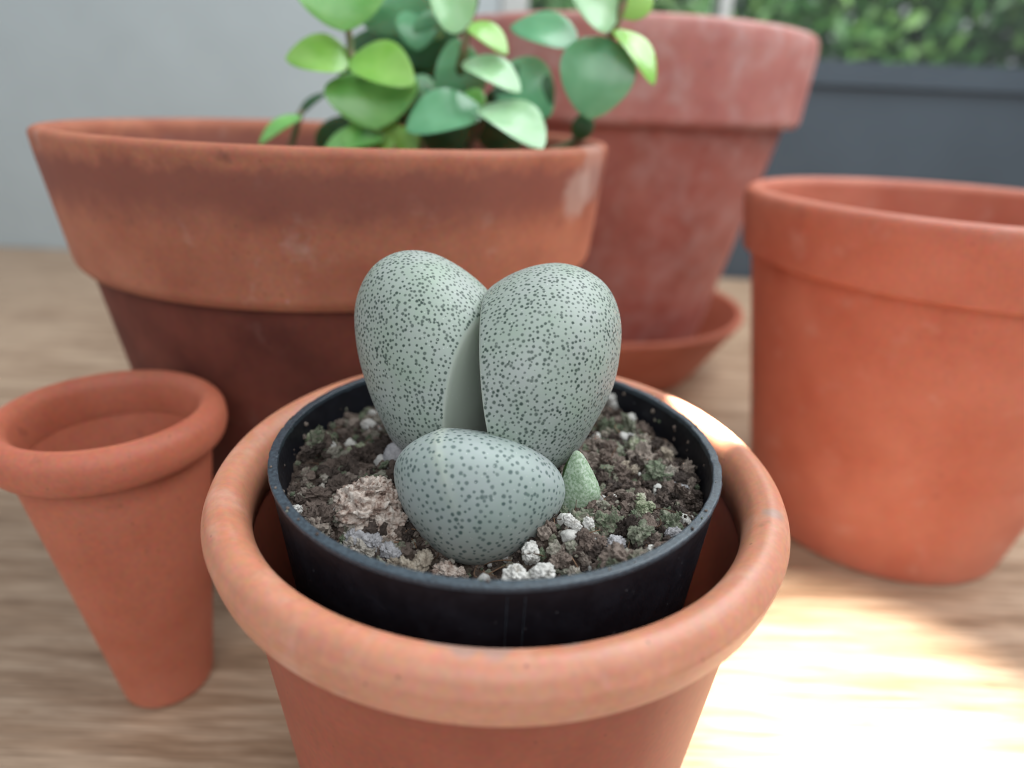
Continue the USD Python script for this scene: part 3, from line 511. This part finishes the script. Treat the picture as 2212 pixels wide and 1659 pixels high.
RX, RY = 151.8, 126.5
rp = thing('terracotta_pot', 'tall plain orange-red terracotta pot standing at the right edge', 'flower pot', (RX, RY, 0))
obj('rim', lathe(rounded([(62, 105), (63.5, 124), (66, 126.3), (69.6, 125), (70.1, 121.5), (67.4, 104.3), (64.5, 103.2)], [0, 1.6, 1.6, 1.8, 1.6, .7, 0], 6), RX, RY, 180, .4, 20), CLAY_RIGHT, rp, smooth=50)
obj('body', lathe(rounded([(.5, 0), (46, 0), (64.2, 104), (64.2, 107), (60.5, 107), (42, 6), (.5, 6)], [0, 2, 0, 0, 0, 2, 0]), RX, RY, 180, .3, 21), CLAY_RIGHT, rp, smooth=50)
SX, SY = -88.8, 29.0
sp_ = thing('terracotta_pot', 'small slim terracotta pot at the left edge, beside the broad stained pot', 'flower pot', (SX, SY, 0))
obj('rim', lathe(rounded([(17.6, 73.2), (18.6, 81.5), (21, 83.6), (24.2, 81.4), (24.6, 77.0), (23.2, 73.6), (20, 72.6)], [0, 1.5, 2.2, 2.4, 2.2, 1.5, 0], 6), SX, SY, 140, .2, 22), CLAY_RED, sp_, smooth=50)
obj('body', lathe(rounded([(.5, 0), (10.8, 0), (20.4, 73), (20.4, 75), (18, 75), (8.5, 5), (.5, 5)], [0, 2, 0, 0, 0, 2, 0]), SX, SY, 140, .2, 23), CLAY_RED, sp_, smooth=50)

# ------------------------------------------------------------------ the round-leaved plant in the broad pot
pl = thing('leafy_plant', 'green plant with round glossy leaves growing in the broad stained pot', 'plant', (-55.6, 124, 120))
def round_leaf(base, tip, width, normal, cup=.18, droop=.12, thick=1.1, fold=0.0):
    """A thick glossy oval leaf from its stalk to its tip, cupped across and arched along its length."""
    base, tip = np.array(base, float), np.array(tip, float); ax = tip - base; L = np.linalg.norm(ax); ax /= L
    nr_ = np.array(normal, float); nr_ -= ax * (nr_ @ ax); nr_ /= np.linalg.norm(nr_); sd = np.cross(ax, nr_)
    nt, nu = 22, 13; tt = np.linspace(0, 1, nt); top, bot = [], []
    for t_ in tt:
        wd = width / 2 * (np.sin(np.pi * t_ ** .80) ** .62 if 0 < t_ < 1 else 0.02)
        for u_ in np.linspace(-1, 1, nu):
            c_ = base + ax * L * t_ + sd * u_ * wd + nr_ * (cup * width * .5 * (u_ * wd / (width / 2)) ** 2 + droop * L * math.sin(math.pi * t_) * -(-1) - fold * abs(u_) * wd)
            e_ = thick * .5 * math.sqrt(max(0, 1 - u_ ** 2)) * (math.sin(math.pi * min(max(t_, .02), .98)) ** .5)
            top.append(c_ + nr_ * e_); bot.append(c_ - nr_ * e_)
    v = np.array(top + bot); f = []; o_ = nt * nu
    for i_ in range(nt - 1):
        for j_ in range(nu - 1):
            a_ = i_ * nu + j_; f += [[a_, a_ + 1, a_ + nu + 1], [a_, a_ + nu + 1, a_ + nu]]; b_ = a_ + o_; f += [[b_, b_ + nu + 1, b_ + 1], [b_, b_ + nu, b_ + nu + 1]]
    return trimesh.Trimesh(v, f, process=False)
U_, Fm = np.array([0, 0, 1.0]), np.array([0, -1.0, 0])
# (base pixel, tip pixel, depth y of base and tip, width mm, normal, tone)
leaves = [((738, -70), (742, 68), 104, 98, 22, (.1, -1, .35), 'mid'), ((760, 132), (616, 126), 104, 100, 12.5, (.1, -.8, .75), 'lime'), ((764, 118), (893, 184), 104, 96, 13.5, (-.1, -.75, .8), 'lime'),
 ((806, 150), (812, 280), 108, 100, 24, (0, -1, .15), 'mid'), ((1040, 232), (878, 284), 102, 92, 15.5, (-.2, -.75, .75), 'teal'), ((1050, 226), (1172, 322), 98, 84, 14.5, (.35, -.75, .8), 'pale'),
 ((1003, 132), (1124, 200), 102, 96, 11.5, (.5, -.8, .9), 'pale'), ((1300, 78), (1272, 258), 104, 100, 19, (.05, -1, .3), 'teal'), ((1248, 92), (1102, 58), 108, 112, 11, (0, -.75, .65), 'teal'),
 ((1328, 62), (1412, 184), 104, 98, 11.5, (.8, -.75, .5), 'lime'), ((1330, 50), (1232, -30), 102, 98, 13, (-.3, -.8, .6), 'pale'), ((1345, 40), (1375, -60), 106, 110, 12, (.4, -.8, .4), 'lime'),
 ((1008, 62), (930, -50), 102, 98, 13.5, (.3, -.9, .5), 'pale'), ((1012, 52), (1096, 118), 104, 100, 8, (.5, -.7, .5), 'lime'), ((880, 75), (850, -40), 112, 114, 20, (-.1, -1, .2), 'teal'),
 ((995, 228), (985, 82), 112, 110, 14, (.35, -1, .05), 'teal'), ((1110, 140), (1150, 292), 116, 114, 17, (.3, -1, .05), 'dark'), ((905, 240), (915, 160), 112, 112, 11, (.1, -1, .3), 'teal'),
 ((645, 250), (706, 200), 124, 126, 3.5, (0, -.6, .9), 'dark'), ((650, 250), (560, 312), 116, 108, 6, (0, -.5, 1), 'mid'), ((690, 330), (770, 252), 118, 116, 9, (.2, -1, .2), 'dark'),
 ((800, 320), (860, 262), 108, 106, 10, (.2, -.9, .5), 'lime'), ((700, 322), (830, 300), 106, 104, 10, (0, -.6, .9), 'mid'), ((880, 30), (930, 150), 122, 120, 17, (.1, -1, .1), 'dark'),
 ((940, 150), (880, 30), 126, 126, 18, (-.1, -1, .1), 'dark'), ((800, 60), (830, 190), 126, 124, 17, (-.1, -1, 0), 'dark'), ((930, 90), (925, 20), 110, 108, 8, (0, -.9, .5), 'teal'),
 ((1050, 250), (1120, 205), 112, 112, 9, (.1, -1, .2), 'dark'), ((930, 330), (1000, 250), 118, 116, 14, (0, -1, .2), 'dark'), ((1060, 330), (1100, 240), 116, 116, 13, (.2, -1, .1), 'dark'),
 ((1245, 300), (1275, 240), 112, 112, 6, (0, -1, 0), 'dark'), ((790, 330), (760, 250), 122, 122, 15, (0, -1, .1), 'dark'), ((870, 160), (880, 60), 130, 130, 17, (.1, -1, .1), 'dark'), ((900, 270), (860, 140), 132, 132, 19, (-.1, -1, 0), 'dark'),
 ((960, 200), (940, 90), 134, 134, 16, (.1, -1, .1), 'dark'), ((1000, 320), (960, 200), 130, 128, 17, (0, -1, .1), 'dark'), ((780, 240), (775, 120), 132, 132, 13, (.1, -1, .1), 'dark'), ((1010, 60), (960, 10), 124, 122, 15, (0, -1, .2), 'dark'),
 ((880, 250), (895, 175), 108, 104, 11, (.2, -.9, .45), 'teal'), ((985, 215), (1045, 255), 106, 103, 11, (.3, -.9, .6), 'mid'), ((905, 20), (900, 110), 112, 108, 11, (0, -.9, .4), 'teal'), ((800, 310), (735, 300), 106, 102, 10, (-.1, -.9, .5), 'mid'), ((1080, 150), (1190, 250), 116, 114, 17, (.3, -.9, .3), 'teal'), ((860, 330), (905, 285), 104, 102, 9, (.1, -.9, .5), 'lime')]
for (b_, t_, yb_, yt_, wd_, nr_, tone) in leaves:
    bp_, tp_ = at(*b_, y=yb_), at(*t_, y=yt_)
    obj('leaf', round_leaf(bp_, tp_, wd_ * 1.13, nr_, .20, .07, 1.5, 0.0), LEAF[tone], pl, smooth=60)
def stem(pts, r0, r1):
    obj('stem', tube(curve([at(a_, b_, y=c_) for a_, b_, c_ in pts], 14), r0, r1, 10), STEM, pl, smooth=60)
stem([(900, 340, 124), (880, 240, 118), (800, 150, 106), (762, 126, 104), (740, -60, 106)], 1.8, .9)
stem([(960, 340, 124), (985, 200, 118), (1000, 120, 104), (1008, 55, 103), (990, -60, 108)], 1.8, .9)
stem([(1000, 340, 122), (1040, 260, 108), (1050, 225, 102)], 1.5, .9)
stem([(1120, 350, 122), (1255, 290, 116), (1270, 200, 112), (1325, 66, 104), (1350, -80, 106)], 1.8, 1.0)
stem([(620, 350, 124), (645, 258, 122), (650, 245, 122)], 1.2, .8)
stem([(830, 340, 118), (820, 300, 112), (806, 155, 108)], 1.4, .8)
